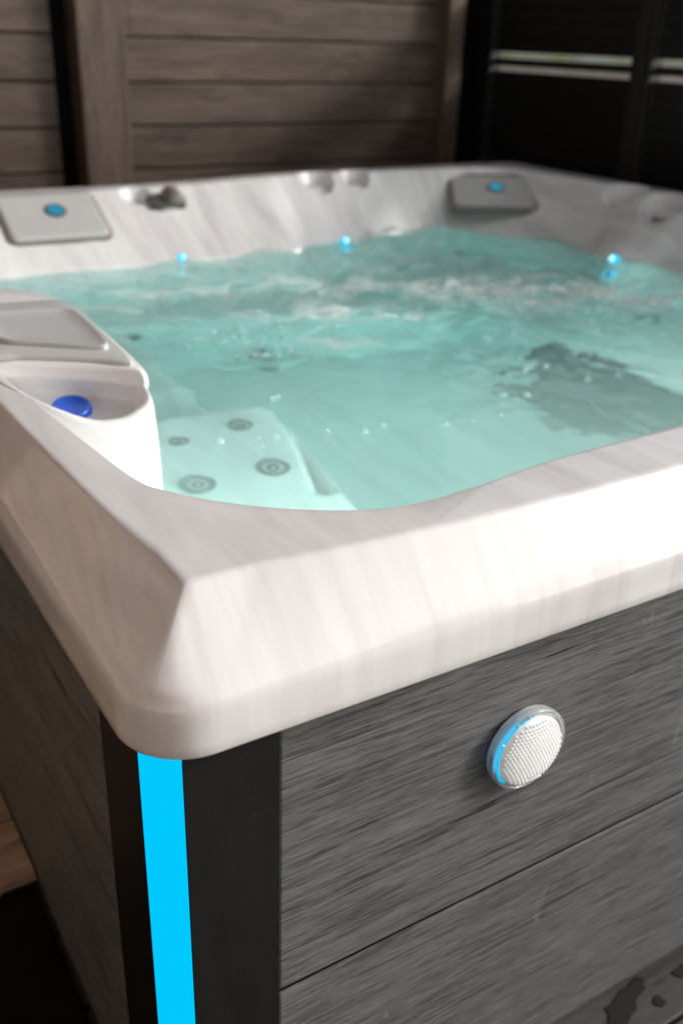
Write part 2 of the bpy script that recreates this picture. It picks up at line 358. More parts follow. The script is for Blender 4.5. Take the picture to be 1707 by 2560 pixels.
# ------------------------------------------------------------------ black louvre screen on the right
SP = 0.042; ROOF_Y0 = 2.2
def louvre_panel(y0, y1, label, fp):
    """panel between y0 and y1 in the plane x = WX; fp = widths of its two upright frame posts"""
    ym = (y0 + y1) / 2
    t = thing('louvre_panel', label, 'louvre screen', (WX, ym, FLOOR), 'black louvre panels on the right')
    box('frame_post', (0.0, y0 - ym, 0), (0.05, y0 + fp[0] - ym, LTOP - FLOOR), M_black, t, 0.003)
    box('frame_post', (0.0, y1 - fp[1] - ym, 0), (0.05, y1 - ym, LTOP - FLOOR), M_black, t, 0.003)
    a = y0 + fp[0] + 0.0015 - ym; b = y1 - fp[1] - 0.0015 - ym
    hh = 0.047; proto = None
    zs = [0.425 + hh / 2 + k * SP for k in range(5)] + [0.366 - hh / 2 - k * SP for k in range(22)]
    for z in zs:
        if proto is None: o = proto = box('slat', (-0.003, a, -hh / 2), (0.003, b, hh / 2), M_black, t, 0.0015)
        else: o = proto.copy(); COL.objects.link(o)
        o.location = (0.022, (a + b) / 2, z - FLOOR); o.rotation_euler = (0, -0.24, 0)
    o = box('slat', (-0.003, a, -0.0125), (0.003, b, 0.0125), M_black, t, 0.0015); o.location = (0.022, (a + b) / 2, 0.3935 - FLOOR)
    return t
louvre_panel(1.79, 2.625, 'black louvre panel nearest the room corner, two long bright slits between its slats', (0.042, 0.125))
louvre_panel(1.02, 1.787, 'second black louvre panel from the corner, cut by the right edge of the photo', (0.042, 0.036))
louvre_panel(0.25, 1.017, 'black louvre panel beside the right side of the tub, outside the picture', (0.042, 0.036))
louvre_panel(-0.52, 0.247, 'frontmost black louvre panel, outside the picture', (0.042, 0.036))

# added unseen roof strips that cut sky light behind and left of the tub
rf = thing('shade_roof', 'unseen timber roof strips added to block sky light behind and left of the tub', 'roof', (0, 0, ROOF))
bm = bmesh.new(); box_bm(bm, (-1.5, ROOF_Y0, 0.002), (2.36, 2.68, 0.04)); box_bm(bm, (-1.5, -2.6, 0.002), (-0.02, ROOF_Y0 - 0.004, 0.04)); bm_ob('roof_deck', bm, M_brown, rf)
for k in range(5):
    x = -1.3 + k * 0.86
    box('rafter', (x, ROOF_Y0 + 0.02, -0.10), (x + 0.06, 2.58, 0.0), M_brown, rf, 0.004)

# outside, seen through the slits
gw = box('garden_wall', (7.0, -3.0, -0.70), (7.2, 14.0, 0.235), M_wallp, None, 0.01)
tag(gw, 'low pinkish garden wall glimpsed through the lower slit of the louvres', 'wall')
def hedge(name, label, lo, hi, n, size, wob, material=None):
    """loose leafy mass: a dark woody core and many leaf faces round it"""
    c = [(a + b) / 2 for a, b in zip(lo, hi)]; hx = [(b - a) / 2 for a, b in zip(lo, hi)]
    P = rng.uniform(-1, 1, (n, 3)); P *= np.array(hx); P += np.array(c)
    u = (P[:, 2] - lo[2]) / (hi[2] - lo[2]); ax = P[:, 1] if hx[1] > hx[0] else P[:, 0]
    P[:, 2] += u * wob * (np.sin(ax * 2.1) + .6 * np.sin(ax * 5.3 + 1) + .4 * np.sin(ax * 11.7))
    d1 = rng.normal(size=(n, 3)); d1 /= np.linalg.norm(d1, axis=1)[:, None]
    d2 = np.cross(d1, rng.normal(size=(n, 3))); d2 /= np.linalg.norm(d2, axis=1)[:, None]
    V = np.stack([P - d1 * size, P + d2 * size * .5, P + d1 * size, P - d2 * size * .5], 1).reshape(-1, 3)
    F = [tuple(range(4 * q, 4 * q + 4)) for q in range(n)]
    bm = bmesh.new(); box_bm(bm, [lo[0] + .15, lo[1] + .15, lo[2]], [hi[0] - .15, hi[1] - .15, hi[2] - 2.2 * wob]); 
    b = len(V); bm.verts.ensure_lookup_table(); V = np.concatenate([V, [tuple(v.co) for v in bm.verts]]); F += [tuple(b + v.index for v in f.verts) for f in bm.faces]; bm.free()
    h = mesh_ob(name, V, F, material or M_leaf); h['kind'] = 'stuff'; tag(h, label, 'hedge'); return h
hedge('hedge', 'light green hedge glimpsed through the upper slit of the louvres', (8.0, -3, -0.7), (9.2, 15, 1.2), 9000, .06, .1, M_leaf_lit)
hedge('hedge', 'unseen dark hedge added in front of the tub to block low sky light', (-9, -6.2, -0.7), (4.2, -5.0, 1.7), 22000, .09, .22)  # put in out of view to hold back the low front sky

# ------------------------------------------------------------------ hot tub
tub = thing('hot_tub', 'square hot tub with pearl marbled acrylic shell, dark grey plank cabinet and blue corner light', 'hot tub', (0, 0, 0))
SZ = 2.1; C0 = np.array([1.05, 1.05])
# --- shell: rings by direction from the centre
th = list(np.linspace(0, 2 * math.pi, 760, endpoint=False))
for k in range(4): th += list(math.pi / 4 + k * math.pi / 2 + np.linspace(-0.10, 0.10, 81) + 0.00031)
for ax_, ay_ in ((1.985, 1.49), (1.965, 1.325), (1.285, 1.992), (1.415, 2.0), (.748, 1.978)): th += list(math.atan2(ay_ - 1.05, ax_ - 1.05) + np.linspace(-.085, .085, 60) + 0.00017)
th = np.array(sorted(set(np.round(np.mod(th, 2 * math.pi), 6))))
dirs = np.stack([np.cos(th), np.sin(th)], 1)
def square_ring(inset, r):
    """rounded square; inset may vary per direction"""
    inset = np.broadcast_to(inset, th.shape); r = np.broadcast_to(r, th.shape)
    h = SZ / 2 - inset
    a = np.abs(dirs); t = h / np.max(a, 1)
    p = a * t[:, None]
    c = h - r
    out = p.copy()
    # inside the corner zone intersect the ray with the arc
    bx = (p[:, 0] > c) & (p[:, 1] > c)
    b_ = -(a[:, 0] * c + a[:, 1] * c); cc = 2 * c * c - r * r
    disc = np.maximum(b_ * b_ - cc, 0); ta = -b_ + np.sqrt(disc)
    q = a * ta[:, None]
    use = bx & (ta < t)
    out[use] = q[use]
    return C0 + out * np.sign(dirs)
def closed_spline(pts, dens=14):
    pts = np.array(pts, float); n = len(pts); o = []
    for i in range(n):
        p0, p1, p2, p3 = pts[i - 1], pts[i], pts[(i + 1) % n], pts[(i + 2) % n]
        for t in np.linspace(0, 1, dens, endpoint=False):
            o.append(0.5 * (2 * p1 + (p2 - p0) * t + (2 * p0 - 5 * p1 + 4 * p2 - p3) * t * t + (3 * p1 - p0 - 3 * p2 + p3) * t ** 3))
    return np.array(o)
def polar(pts, dens=14, smooth=2):
    c = closed_spline(pts, dens) - C0
    a = np.mod(np.arctan2(c[:, 1], c[:, 0]), 2 * math.pi); r = np.hypot(c[:, 0], c[:, 1])
    i = np.argsort(a); a = a[i]; r = r[i]
    a = np.concatenate([a - 2 * math.pi, a, a + 2 * math.pi]); r = np.concatenate([r, r, r])
    rr = np.interp(th, a, r)
    return rr
RIM = [(.066, .60), (.074, .50), (.081, .40), (.094, .262), (.112, .215), (.158, .160), (.22, .116), (.279, .0965), (.357, .100), (.447, .113), (.536, .118), (.646, .122),
       (.90, .13), (1.2, .125), (1.6, .11), (1.85, .13), (1.96, .22), (1.985, .5), (1.985, .9), (1.985, 1.25), (1.985, 1.6), (1.955, 1.85), (1.86, 1.95),
       (1.6, 1.99), (1.3, 2.0), (1.0, 1.995), (.7, 1.99), (.4, 1.98), (.2, 1.94), (.11, 1.8), (.085, 1.4), (.07, 1.0), (.066, .8)]
WAT = [(.11, .60), (.115, .5), (.12, .41), (.135, .29), (.155, .245), (.195, .195), (.25, .155), (.30, .14), (.375, .142), (.46, .152), (.55, .157), (.66, .16),
       (.90, .165), (1.2, .17), (1.55, .19), (1.73, .28), (1.80, .45), (1.80, .7), (1.81, .9), (1.83, 1.05), (1.838, 1.20), (1.80, 1.265), (1.772, 1.31), (1.785, 1.37), (1.822, 1.45), (1.832, 1.54), (1.80, 1.67),
       (1.725, 1.80), (1.63, 1.865), (1.52, 1.875), (1.40, 1.85), (1.30, 1.818), (1.20, 1.802), (1.145, 1.792), (1.115, 1.765), (1.05, 1.755), (.88, 1.748), (.70, 1.738), (.5, 1.735), (.36, 1.735), (.27, 1.70), (.22, 1.6), (.19, 1.4), (.15, 1.1), (.12, .8)]
rI = polar(RIM); rW = polar(WAT)
rimxy = C0 + dirs * rI[:, None]; watxy = C0 + dirs * rW[:, None]
base = square_ring(0.0, 0.055)
# distance along the side from the nearest corner
edge_s = np.minimum(np.minimum(base[:, 0], SZ - base[:, 0]) + np.minimum(base[:, 1], SZ - base[:, 1]), 9)
inset_a = 0.045 + 0.016 * np.exp(-np.maximum(edge_s - 0.061, 0) / 0.12)
isleft = (base[:, 0] < 0.06); inset_a = np.where(isleft & (base[:, 1] > .06), inset_a - 0.006 * sstep(0.2, .6, base[:, 1]), inset_a)
zt = np.full(len(th), 0.109)
far = sstep(1.9, 2.09, base[:, 1])
zt -= far * 0.014 * (1 - sstep(0.75, 1.3, base[:, 0]))
zt += far * sstep(1.5, 2.0, base[:, 0]) * 0.004
rings = []
def ring(xy, z): rings.append(np.column_stack([xy, np.broadcast_to(z, len(th))]))
ring(square_ring(0.030, 0.04), 0.006)
ring(square_ring(0.006, 0.052), 0.0)
ring(square_ring(0.0015, 0.054), 0.0012)
ring(square_ring(0.0, 0.055), 0.004)
for z in (0.012, 0.022, 0.032, 0.040): ring(square_ring(0.0, 0.055), z)
ring(square_ring(0.0010, 0.054), 0.0445); ring(square_ring(0.0036, 0.052), 0.0485)
for f in (0.12, 0.2, 0.3, 0.4, 0.5, 0.6, 0.7, 0.8, 0.88, 0.94):
    ring(square_ring(inset_a * f, 0.050 * (1 - f) ** 3 + 0.005), 0.046 + (zt - 0.046) * f)
ring(square_ring(inset_a * 0.975, 0.005), 0.046 + (zt - 0.046) * 0.972)
ring(square_ring(inset_a * 1.01, 0.0065), zt - 0.0006)
ring(square_ring(inset_a + 0.0036, 0.0065), zt)
top0 = square_ring(inset_a + 0.007, 0.006)
def toprise(xy):
    return 0.0
for f in np.linspace(0, 1, 12):
    xy = top0 * (1 - f) + rimxy * f
    ring(xy, zt - 0.0025 * f ** 2)
# wall: rounded edge, then the slope to the water line and on below
steep = np.hypot(*(rimxy - watxy).T)
ctl = rimxy + (watxy - rimxy) * np.clip(0.012 / steep, 0.06, 0.4)[:, None]
zr = zt - 0.0025
# neck rest slope and the small facets between the seats of the far wall
for t in [0.02, 0.05] + list(np.linspace(0.08, 1.0, 30)):
    w0, w1, w2 = (1 - t) ** 2, 2 * t * (1 - t), t * t
    xy = rimxy * w0 + ctl * w1 + watxy * w2
    z = zr * w0 + (zr - 0.001) * w1 + (ZW) * w2
    lin_xy = rimxy * (1 - t) + watxy * t; lin_z = zr * (1 - t) + ZW * t
    k = sstep(0.06, 0.2, steep)[:, None] * 0.72
    fx, fy = watxy[:, 0], watxy[:, 1]
    farw = sstep(1.60, 1.70, fy)
    A = farw * (0.016 * np.exp(-((fx - 1.085) / 0.030) ** 2) - 0.013 * sstep(.66, .70, fx) * (1 - sstep(1.0, 1.06, fx)) + 0.008 * np.exp(-((fx - .625) / 0.018) ** 2))
    rgt = sstep(1.55, 1.70, fx) * (1 - farw)
    A = A + rgt * (0.016 * np.exp(-((fy - 1.235) / 0.028) ** 2) - 0.014 * sstep(.80, .86, fy) * (1 - sstep(1.14, 1.20, fy)))
    inw = (C0 - lin_xy); inw = inw / np.hypot(*inw.T)[:, None]
    lin_xy = lin_xy + inw * (A * math.sin(math.pi * t) ** 0.6)[:, None]
    ring(xy * (1 - k) + lin_xy * k, z * (1 - k[:, 0]) + lin_z * k[:, 0])
cen = (C0 - watxy); cen /= np.hypot(*cen.T)[:, None]
for d_, z in ((0.006, -0.07), (0.012, -0.11), (0.022, -0.17), (0.034, -0.24), (0.05, -0.32), (0.07, -0.42), (0.09, -0.58)):
    ring(watxy + cen * d_, z)
V = np.concatenate(rings); n = len(th); F = []
for k in range(len(rings) - 1):
    for i in range(n):
        j = (i + 1) % n
        F.append((k * n + i, k * n + j, (k + 1) * n + j, (k + 1) * n + i))
# recesses: pushed into the rim
# --- seats and footwell as one relief below the water, part of the same moulding
def sd_line(x, y, p, q):
    """signed distance, positive to the left of p->q"""
    d = np.array(q) - np.array(p); d = d / np.hypot(*d); return (x - p[0]) * -d[1] + (y - p[1]) * d[0]
def relief(x, y):
    z = np.full_like(x, -0.57)
    def step(mask_d, zz, w=0.05):
        nonlocal z
        m_ = sstep(-w / 2, w / 2, mask_d); z = np.maximum(z, -0.57 + (zz + 0.57) * m_)
    # near left seat: left of the line (.568,.56)-(.644,.995), in front of y 1.05, with soft moulded edges
    m_ = sstep(-.05, .07, sd_line(x, y, (.580, .50), (.640, .95))) * sstep(-.06, .09, 1.05 - y); z = np.maximum(z, -0.57 + 0.29 * m_)
    step(np.minimum(0.56 - x, y - 1.13), -0.36, 0.08)            # far left seat
    step(y - 1.40 - 0.10 * np.sin(x * 3.0), -0.33, 0.09)           # far bench
    step(np.minimum(x - 1.36, y - 1.02), -0.32, 0.09)            # far right seat
    step(x - 1.52, -0.30, 0.10)                                     # right bench
    # near ledge beneath the rim
    step(0.50 - y + 0.05 * np.sin(x * 5) - 0.12 * sstep(.3, .75, 0.95 - x), -0.29, 0.10)
    # lounge block on the right, its riser faces the footwell
    step(np.minimum(np.minimum(x - 1.330, y - 0.52), 1.12 - y), -0.30, 0.035)
    # foot slot in the near left seat
    u = sd_line(x, y, (.498, .60), (.585, .90)); vv = (x - .498) * .277 + (y - .60) * .961
    wid = 0.020 - 0.048 * vv
    z -= 0.05 * sstep(0.0, 0.012, wid - np.abs(u + 0.012)) * sstep(0.02, 0.035, vv) * sstep(0.0, 0.02, .30 - vv)
    return z
gx = np.linspace(0.09, 1.92, 230); gy = np.linspace(0.11, 1.94, 230)
X, Y = np.meshgrid(gx, gy, indexing='ij'); Zs = relief(X, Y)
b0 = len(V); V = np.concatenate([V, np.column_stack([X.ravel(), Y.ravel(), Zs.ravel()])])
ny = len(gy)
# keep only the part inside the wall ring
rad = np.hypot(X - C0[0], Y - C0[1]); ang = np.mod(np.arctan2(Y - C0[1], X - C0[0]), 2 * math.pi)
lim = np.interp(ang, np.concatenate([th - 2 * math.pi, th, th + 2 * math.pi]), np.tile(rW, 3)) 
inside = rad < lim - 0.0
for i in range(len(gx) - 1):
    for j in range(ny - 1):
        if inside[i, j] and inside[i + 1, j] and inside[i, j + 1] and inside[i + 1, j + 1]:
            F.append((b0 + i * ny + j, b0 + (i + 1) * ny + j, b0 + (i + 1) * ny + j + 1, b0 + i * ny + j + 1))
# cup recesses pressed into the far and right rim
CUPS = [(1.985, 1.49, .058, .070), (1.965, 1.325, .060, .072), (1.285, 1.992, .056, .048), (1.415, 2.000, .050, .042), (0.748, 1.978, .042, .036)]
for (x0, y0, rx, ry) in CUPS:
    e = np.hypot((V[:, 0] - x0) / rx, (V[:, 1] - y0) / ry)
    m_ = (V[:, 2] > 0.03) & (np.abs(V[:, 0] - x0) < .2)
    V[m_, 2] -= (0.034 * (1 - sstep(0.70, 1.0, e)))[m_]
shell = mesh_ob('shell', V, F, M_acr, tub, True)

# --- cabinet
CI = 0.021
def side_planks(front):
    out = []
    for (z0, z1) in ((-0.602, -0.3095), (-0.3045, 0.003)):
        if front: o = box('plank', (0.1165, CI, z0), (1.984, CI + 0.016, z1), M_cab, tub, 0.0022)
        else:
            o = box('plank', (-0.91, -0.008, z0), (0.91, 0.008, z1), M_cab, tub, 0.0022)
            o.location = (CI + 0.008, 1.05 + 0.0215, (z0 + z1) / 2); o.rotation_euler = (0, 0, math.pi / 2)
        out.append(o)
    return out
for z in (-0.307,):
    box('joint_shade', (0.1165, CI + 0.0022, z - 0.0042), (1.984, CI + 0.014, z + 0.0042), M_mat, tub, 0)  # black strip paints the shade of the groove between the planks
side_planks(True); lp = side_planks(False)
for x, y, r in ((2.079 - 0.008, 1.05, math.pi / 2), (1.05, 2.079 - 0.008, 0)):
    for q in lp: 
        o = dup(q, (x, y, q.location.z), tub); o.rotation_euler = (0, 0, r)
bk = box('plank_backing', (0.045, 0.045, -0.60), (2.055, 2.055, -0.585), M_black, tub, 0)
bm = bmesh.new()
box_bm(bm, (0.06, CI + 0.026, -0.60), (2.05, CI + 0.032, 0.004)); box_bm(bm, (CI + 0.026, 0.06, -0.60), (CI + 0.032, 2.05, 0.004))
bm_ob('inner_frame', bm, M_mat, tub)
# corner trim: two wings and the chamfer that carries the light strip
def prism(name, poly, z0, z1, material, parent, smooth=False):
    n = len(poly); V = [(x, y, z0) for x, y in poly] + [(x, y, z1) for x, y in poly]
    F = [(i, (i + 1) % n, n + (i + 1) % n, n + i) for i in range(n)] + [tuple(range(n - 1, -1, -1)), tuple(range(n, 2 * n))]
    return mesh_ob(name, V, F, material, parent, smooth)
P0 = CI - 0.002
cp = prism('corner_post', [(0.0365, P0 + 0.0), (0.1150, P0), (0.1160, P0 + 0.001), (0.1160, P0 + 0.018), (0.05, P0 + 0.020), (P0 + 0.020, 0.09), (P0 + 0.018, 0.1600), (P0 + 0.001, 0.1600), (P0, 0.159), (P0, 0.0695), (P0 + 0.0025, 0.0672), (0.0345, P0 + 0.0015)], -0.602, 0.003, M_post, tub)
# strip: a soft rounded diffuser on the chamfer
a = np.array([P0 + 0.0004, 0.0672]); b = np.array([0.0352, P0 + 0.0004]); nrm = np.array([-(b - a)[1], (b - a)[0]]); nrm /= np.hypot(*nrm); nrm = nrm if nrm.sum() < 0 else -nrm
pts = [tuple(a + (b - a) * t + nrm * 0.0035 * (1 - (2 * t - 1) ** 2)) for t in np.linspace(0, 1, 13)]
ls = prism('light_strip', pts + [tuple(b - nrm * 0.004), tuple(a - nrm * 0.004)], -0.600, 0.003, M_strip, tub)

# --- round side lamp
LC = (0.3705, CI, -0.1275)
lamp = mesh_ob('side_lamp', [], [], None, tub)
FM = frame(LC, (0, -1, 0)) @ Matrix.Scale(0.93, 4)
o = revolve('side_lamp', [(0.0, 0.0005), (0.041, 0.0005), (0.0425, 0.002), (0.0425, 0.006), (0.0, 0.006)], M_white, tub, FM, 64)
bpy.data.objects.remove(lamp); lamp = o; lamp.name = 'side_lamp'
I4 = Matrix.Identity(4)
revolve('bezel', [(0.0425, 0.0008), (0.0455, 0.003), (0.0468, 0.008), (0.0468, 0.0125), (0.0460, 0.0152), (0.0446, 0.0160), (0.0432, 0.0152), (0.0428, 0.012), (0.0428, 0.007), (0.0425, 0.0065)], M_bezel, lamp, I4, 96)
V = []; F = []; NA = 49
for k in range(NA):
    u = k / (NA - 1); q = R_(88 + 142 * u); w = 0.35 + 0.65 * math.sin(math.pi * u) ** 0.5
    for i in range(12):
        a_ = 2 * math.pi * i / 12; r = 0.0412 + 0.0021 * w * math.cos(a_); V.append((r * math.cos(q), r * math.sin(q), 0.0128 + 0.0030 * w * math.sin(a_)))
for k in range(NA - 1):
    for i in range(12): F.append((k * 12 + i, (k + 1) * 12 + i, (k + 1) * 12 + (i + 1) % 12, k * 12 + (i + 1) % 12))
F += [tuple(range(11, -1, -1)), tuple((NA - 1) * 12 + i for i in range(12))]
mesh_ob('light_ring', V, F, M_ring, lamp, True)
RD = 0.0392
def dome(r): return 0.0135 + 0.0130 * math.sqrt(max(0.0, 1 - (r / (RD + 0.0006)) ** 2))
revolve('lens', [(0.0385, 0.007), (RD, 0.0130)] + [(RD * math.sin(q), dome(RD * math.sin(q))) for q in np.linspace(math.pi / 2, 0.012, 22)], M_lens, lamp, I4, 96)
V = []; F = []
PS = 0.0040
for row in range(-11, 12):
    for c_ in range(-11, 12):
        x = (c_ + 0.5 * (row % 2)) * PS; y = row * PS * 0.866; r = math.hypot(x, y)
        if r > 0.0372 or (y < -0.0245 and -0.008 < x < 0.017): continue
        b = len(V); sl = dome(r)
        for (u, v) in ((1, 0), (0.5, 0.866), (-0.5, 0.866), (-1, 0), (-0.5, -0.866), (0.5, -0.866)):
            px_, py_ = x + 0.00195 * u, y + 0.00195 * v; V.append((px_, py_, dome(min(RD, math.hypot(px_, py_))) - 0.0002))
        for (u, v) in ((1, 0), (0.5, 0.866), (-0.5, 0.866), (-1, 0), (-0.5, -0.866), (0.5, -0.866)):
            V.append((x * 1.01 + 0.0009 * u, y * 1.01 + 0.0009 * v, sl + 0.0016))
        V.append((x * 1.012, y * 1.012, sl + 0.0021))
        for e in range(6):
            F.append((b + e, b + (e + 1) % 6, b + 6 + (e + 1) % 6, b + 6 + e)); F.append((b + 6 + e, b + 6 + (e + 1) % 6, b + 12))
st = mesh_ob('studs', V, F, M_lens, lamp, False); st['kind'] = 'stuff'
bm = bmesh.new(); box_bm(bm, (-0.006, -0.0350, dome(0.034) - 0.004), (0.015, -0.0255, dome(0.0345) + 0.0008), 0.0006); bm_ob('plain_window', bm, M_lens, lamp)
for q in (100, 118, 150):
    o = box('clip', (-0.0006, -0.0020, -0.001), (0.0006, 0.0020, 0.0010), M_white, lamp, 0.0003)
    o.location = (0.0440 * math.cos(R_(q)), 0.0440 * math.sin(R_(q)), 0.0160); o.rotation_euler = (0, 0, R_(q - 90))

# --- pillows with a glowing badge
def pillow(c, u, v, wu, wv, th_, badge, pm=None):
    """slab centred at c on the slope; u along its width, v up the slope"""
    u = Vector(u).normalized(); v = Vector(v); v = (v - u * v.dot(u)).normalized(); w = u.cross(v)
    if w.z < 0: w = -w
    M = Matrix((u, v, w)).transposed().to_4x4(); M.translation = Vector(c)
    def slab(a_, b_, r, z0, z1, e):
        rings = []
        for ins, z in ((0, z0), (0, z1 - e), (e * .3, z1 - e * .3), (e, z1)):
            ring_ = []
            for cxx, cyy, s0 in ((1, 1, 0), (-1, 1, 90), (-1, -1, 180), (1, -1, 270)):
                for q in range(7):
                    an = R_(s0 + q * 15); rr = max(r - ins, .001)
                    ring_.append((cxx * (a_ - r) + rr * math.cos(an), cyy * (b_ - r) + rr * math.sin(an), z))
            rings.append(ring_)
        V = sum(rings, []); m_ = 28; F = []
        for k in range(3):
            for i in range(m_): F.append((k * m_ + i, k * m_ + (i + 1) % m_, (k + 1) * m_ + (i + 1) % m_, (k + 1) * m_ + i))
        F.append(tuple(range(3 * m_, 4 * m_))); return V, F
    V, F = slab(wu / 2, wv / 2, 0.022, -0.03, th_, 0.012)
    o = mesh_ob('pillow', V, F, pm or M_pillow, tub, True); o.matrix_basis = M
    o.data.polygons[len(F) - 1].use_smooth = False
    V, F = slab(wu / 2 + 0.006, wv / 2 + 0.006, 0.025, -0.02, 0.003, 0.002)
    mesh_ob('pillow_seat', V, F, M_liner, o, True)
    bu, bv = badge
    q = revolve('badge', [(0.026, th_ - 0.001), (0.025, th_ + 0.003), (0.022, th_ + 0.0045), (0.020, th_ + 0.004)], M_dark, o, I4, 32); q.location = (bu, bv, 0)
    q = revolve('badge_lens', [(0.021, th_ + 0.002), (0.017, th_ + 0.005), (0.010, th_ + 0.0065), (0.0003, th_ + 0.007)], M_badge, o, I4, 32); q.location = (bu, bv, 0)
    return o
pillow((0.507, 1.898, 0.050), (1, 0.01, 0), (0, 0.85, 0.45), 0.240, 0.172, 0.010, (0.012, 0.012))
pillow((1.806, 1.846, 0.056), (0.215, -0.125, 0.002), (0.12, 0.14, 0.083), 0.25, 0.172, 0.005, (0.012, 0.014), M_pillow2)

# --- waterfall spout, knobs and cup rims on the rim
sp_ = box('waterfall_spout', (-0.046, -0.03, -0.015), (0.046, 0.026, 0.013), M_dark, tub, 0.005); sp_.location = (0.815, 1.945, 0.060); sp_.rotation_euler = (0.35, 0, 0.05)
o = box('spout_lip', (-0.022, -0.0335, -0.009), (0.016, -0.028, 0.006), M_chrome, sp_, 0.002)
revolve('spout_hood', [(0.024, -0.026), (0.027, -0.020), (0.027, 0.02), (0.024, 0.03), (0.0003, 0.031)], M_liner, sp_, Matrix.Translation((0.020, 0.004, 0.010)) @ Matrix.Rotation(math.pi / 2, 4, 'X'), 40)
def cap_dome(name, c, r, h, mat_, tilt, parent=None):
    prof = [(r, -0.02), (r, 0.0)] + [(r * math.cos(q), h * math.sin(q)) for q in np.linspace(0.12, math.pi / 2 - .01, 9)]
    return revolve(name, prof, mat_, parent or tub, frame(c, tilt, (0, 1, 0.1)), 48)
for c, r, t in (((1.285, 1.994, 0.060), .030, (0, -.4, 1)), ((1.415, 2.002, 0.066), .026, (0, -.4, 1)), ((1.985, 1.49, 0.058), .034, (-.3, 0, 1)), ((1.965, 1.325, 0.052), .034, (-.3, 0, 1))):
    revolve('cup_liner', [(r, -0.006), (r, 0.001), (r * .9, 0.003), (r * .5, 0.0022), (0.0003, 0.002)], M_liner, tub, frame(c, t, (0, 1, 0.1)), 40)

# --- small lights at the water line: glowing collar round a bright lens
def slope_pos(x, y):
    d = np.array([x, y]) - C0; a_ = np.mod(math.atan2(d[1], d[0]), 2 * math.pi); i = int(np.argmin(np.abs(th - a_)))
    return i
for (x, y, z, nx, ny_, sc_) in ((1.243, 1.756, -0.030, -0.1, -1, .8), (1.752, 1.285, -0.030, -1, -0.2, .85), (0.757, 1.708, -0.026, 0, -1, .7)):
    o = revolve('waterline_light', [(0.0135, -0.02), (0.0135, 0.002), (0.012, 0.0045), (0.009, 0.0055), (0.0075, 0.005)], M_led, tub, frame((x, y, z), (nx, ny_, 0.35)) @ Matrix.Scale(sc_, 4), 28)
    revolve('light_lens', [(0.0085, 0.003), (0.007, 0.0075), (0.004, 0.0095), (0.0002, 0.0102)], M_ledcore, o, I4, 24)
for (x, y, z, nx, ny_) in ((1.262, 1.765, -0.082, -0.1, -1), (1.725, 1.262, -0.088, -1, -0.2)):  # added glowing rings stand in for the lights mirrored in the water
    o = revolve('led_reflection', [(0.017, -0.01), (0.017, 0.003), (0.014, 0.006), (0.010, 0.006), (0.009, 0.003)], M_led, tub, frame((x, y, z), (nx, ny_, 0.35)), 28)
    revolve('light_lens', [(0.009, 0.002), (0.005, 0.004), (0.0002, 0.0045)], M_jet, o, I4, 24)  # dark centre of the mirrored ring

# --- added fill lamps that brighten the water, hidden low in the near wall
for (x, y, nx, ny_) in ((0.52, 0.190, 0.0, 1), (0.95, 0.200, 0, 1), (1.40, 0.215, 0, 1)):
    o = revolve('fill_light', [(0.066, -0.03), (0.066, 0.004), (0.060, 0.008), (0.056, 0.006)], M_white, tub, frame((x, y, -0.165), (nx, ny_, -0.15)), 32)
    revolve('fill_lens', [(0.057, 0.004), (0.04, 0.010), (0.02, 0.013), (0.0003, 0.014)], M_fill, o, I4, 32)

# --- jets in the seats under water
for (x, y, z, r) in ((.507, .893, -.28, .021), (.482, .725, -.28, .026), (.357, .727, -.28, .028), (.390, .880, -.28, .018), (.545, 1.52, -.345, .022), (.585, 1.74, -.33, .026), (.83, 1.44, -.34, .04), (1.62, 1.30, -.31, .026), (1.66, 1.05, -.3, .024), (1.60, .80, -.29, .03)):
    zz = float(relief(np.array([x]), np.array([y]))[0])
    j = revolve('jet', [(r, -0.012), (r, 0.004), (r * .93, 0.007), (r * .72, 0.008), (r * .62, 0.004), (r * .58, -0.004)], M_jet, tub, frame((x, y, zz), (0.05, -0.1, 1)), 28)
    revolve('nozzle', [(r * .60, -0.003), (r * .40, -0.002), (r * .34, 0.003), (r * .18, 0.003), (r * .15, -0.003), (0.0003, -0.003)], M_jetdark, j, I4, 24)
sc_ = box('riser_shade', (1.303, 0.62, -0.545), (1.318, 1.06, -0.325), M_shade, tub, 0.006)  # added dark plate paints in the shade on the unlit riser
prism('footwell_shade', [(1.175, .84), (1.24, .76), (1.300, .72), (1.300, 1.05), (1.25, 1.09), (1.19, 1.03)], -0.572, -0.556, M_shade, tub)  # carries the same painted shade onto the footwell floor

# --- skimmer housing in the near left corner
def loft(name, rings, material, parent, close_top=False, closed=True):
    n = len(rings[0]); V = [p for r in rings for p in r]; F = []
    for k in range(len(rings) - 1):
        for i in range(n if closed else n - 1):
            j = (i + 1) % n; F.append((k * n + i, k * n + j, (k + 1) * n + j, (k + 1) * n + i))
    if close_top: F.append(tuple((len(rings) - 1) * n + i for i in range(n)))
    return mesh_ob(name, V, F, material, parent, True)
HP = closed_spline([(.055, .56), (.075, .49), (.10, .455), (.138, .436), (.175, .440), (.199, .468), (.213, .54), (.2235, .63), (.232, .76), (.229, .86), (.212, .935), (.17, .985), (.10, 1.0), (.05, .97), (.045, .8), (.045, .65)], 8)
hc = np.array([.13, .70])
def lipz(p):
    """height of the housing wall: a lower lip in front of the pocket, full height behind"""
    x, y = p
    f = float(sstep(.46, .56, y))
    return 0.088 + 0.006 * float(sstep(.15, .19, x)) + 0.016 * float(1 - sstep(.07, .135, x)) + f * 0.006
def hring(scale, zf):
    return [(*(hc + (p - hc) * scale), zf(p)) for p in HP]
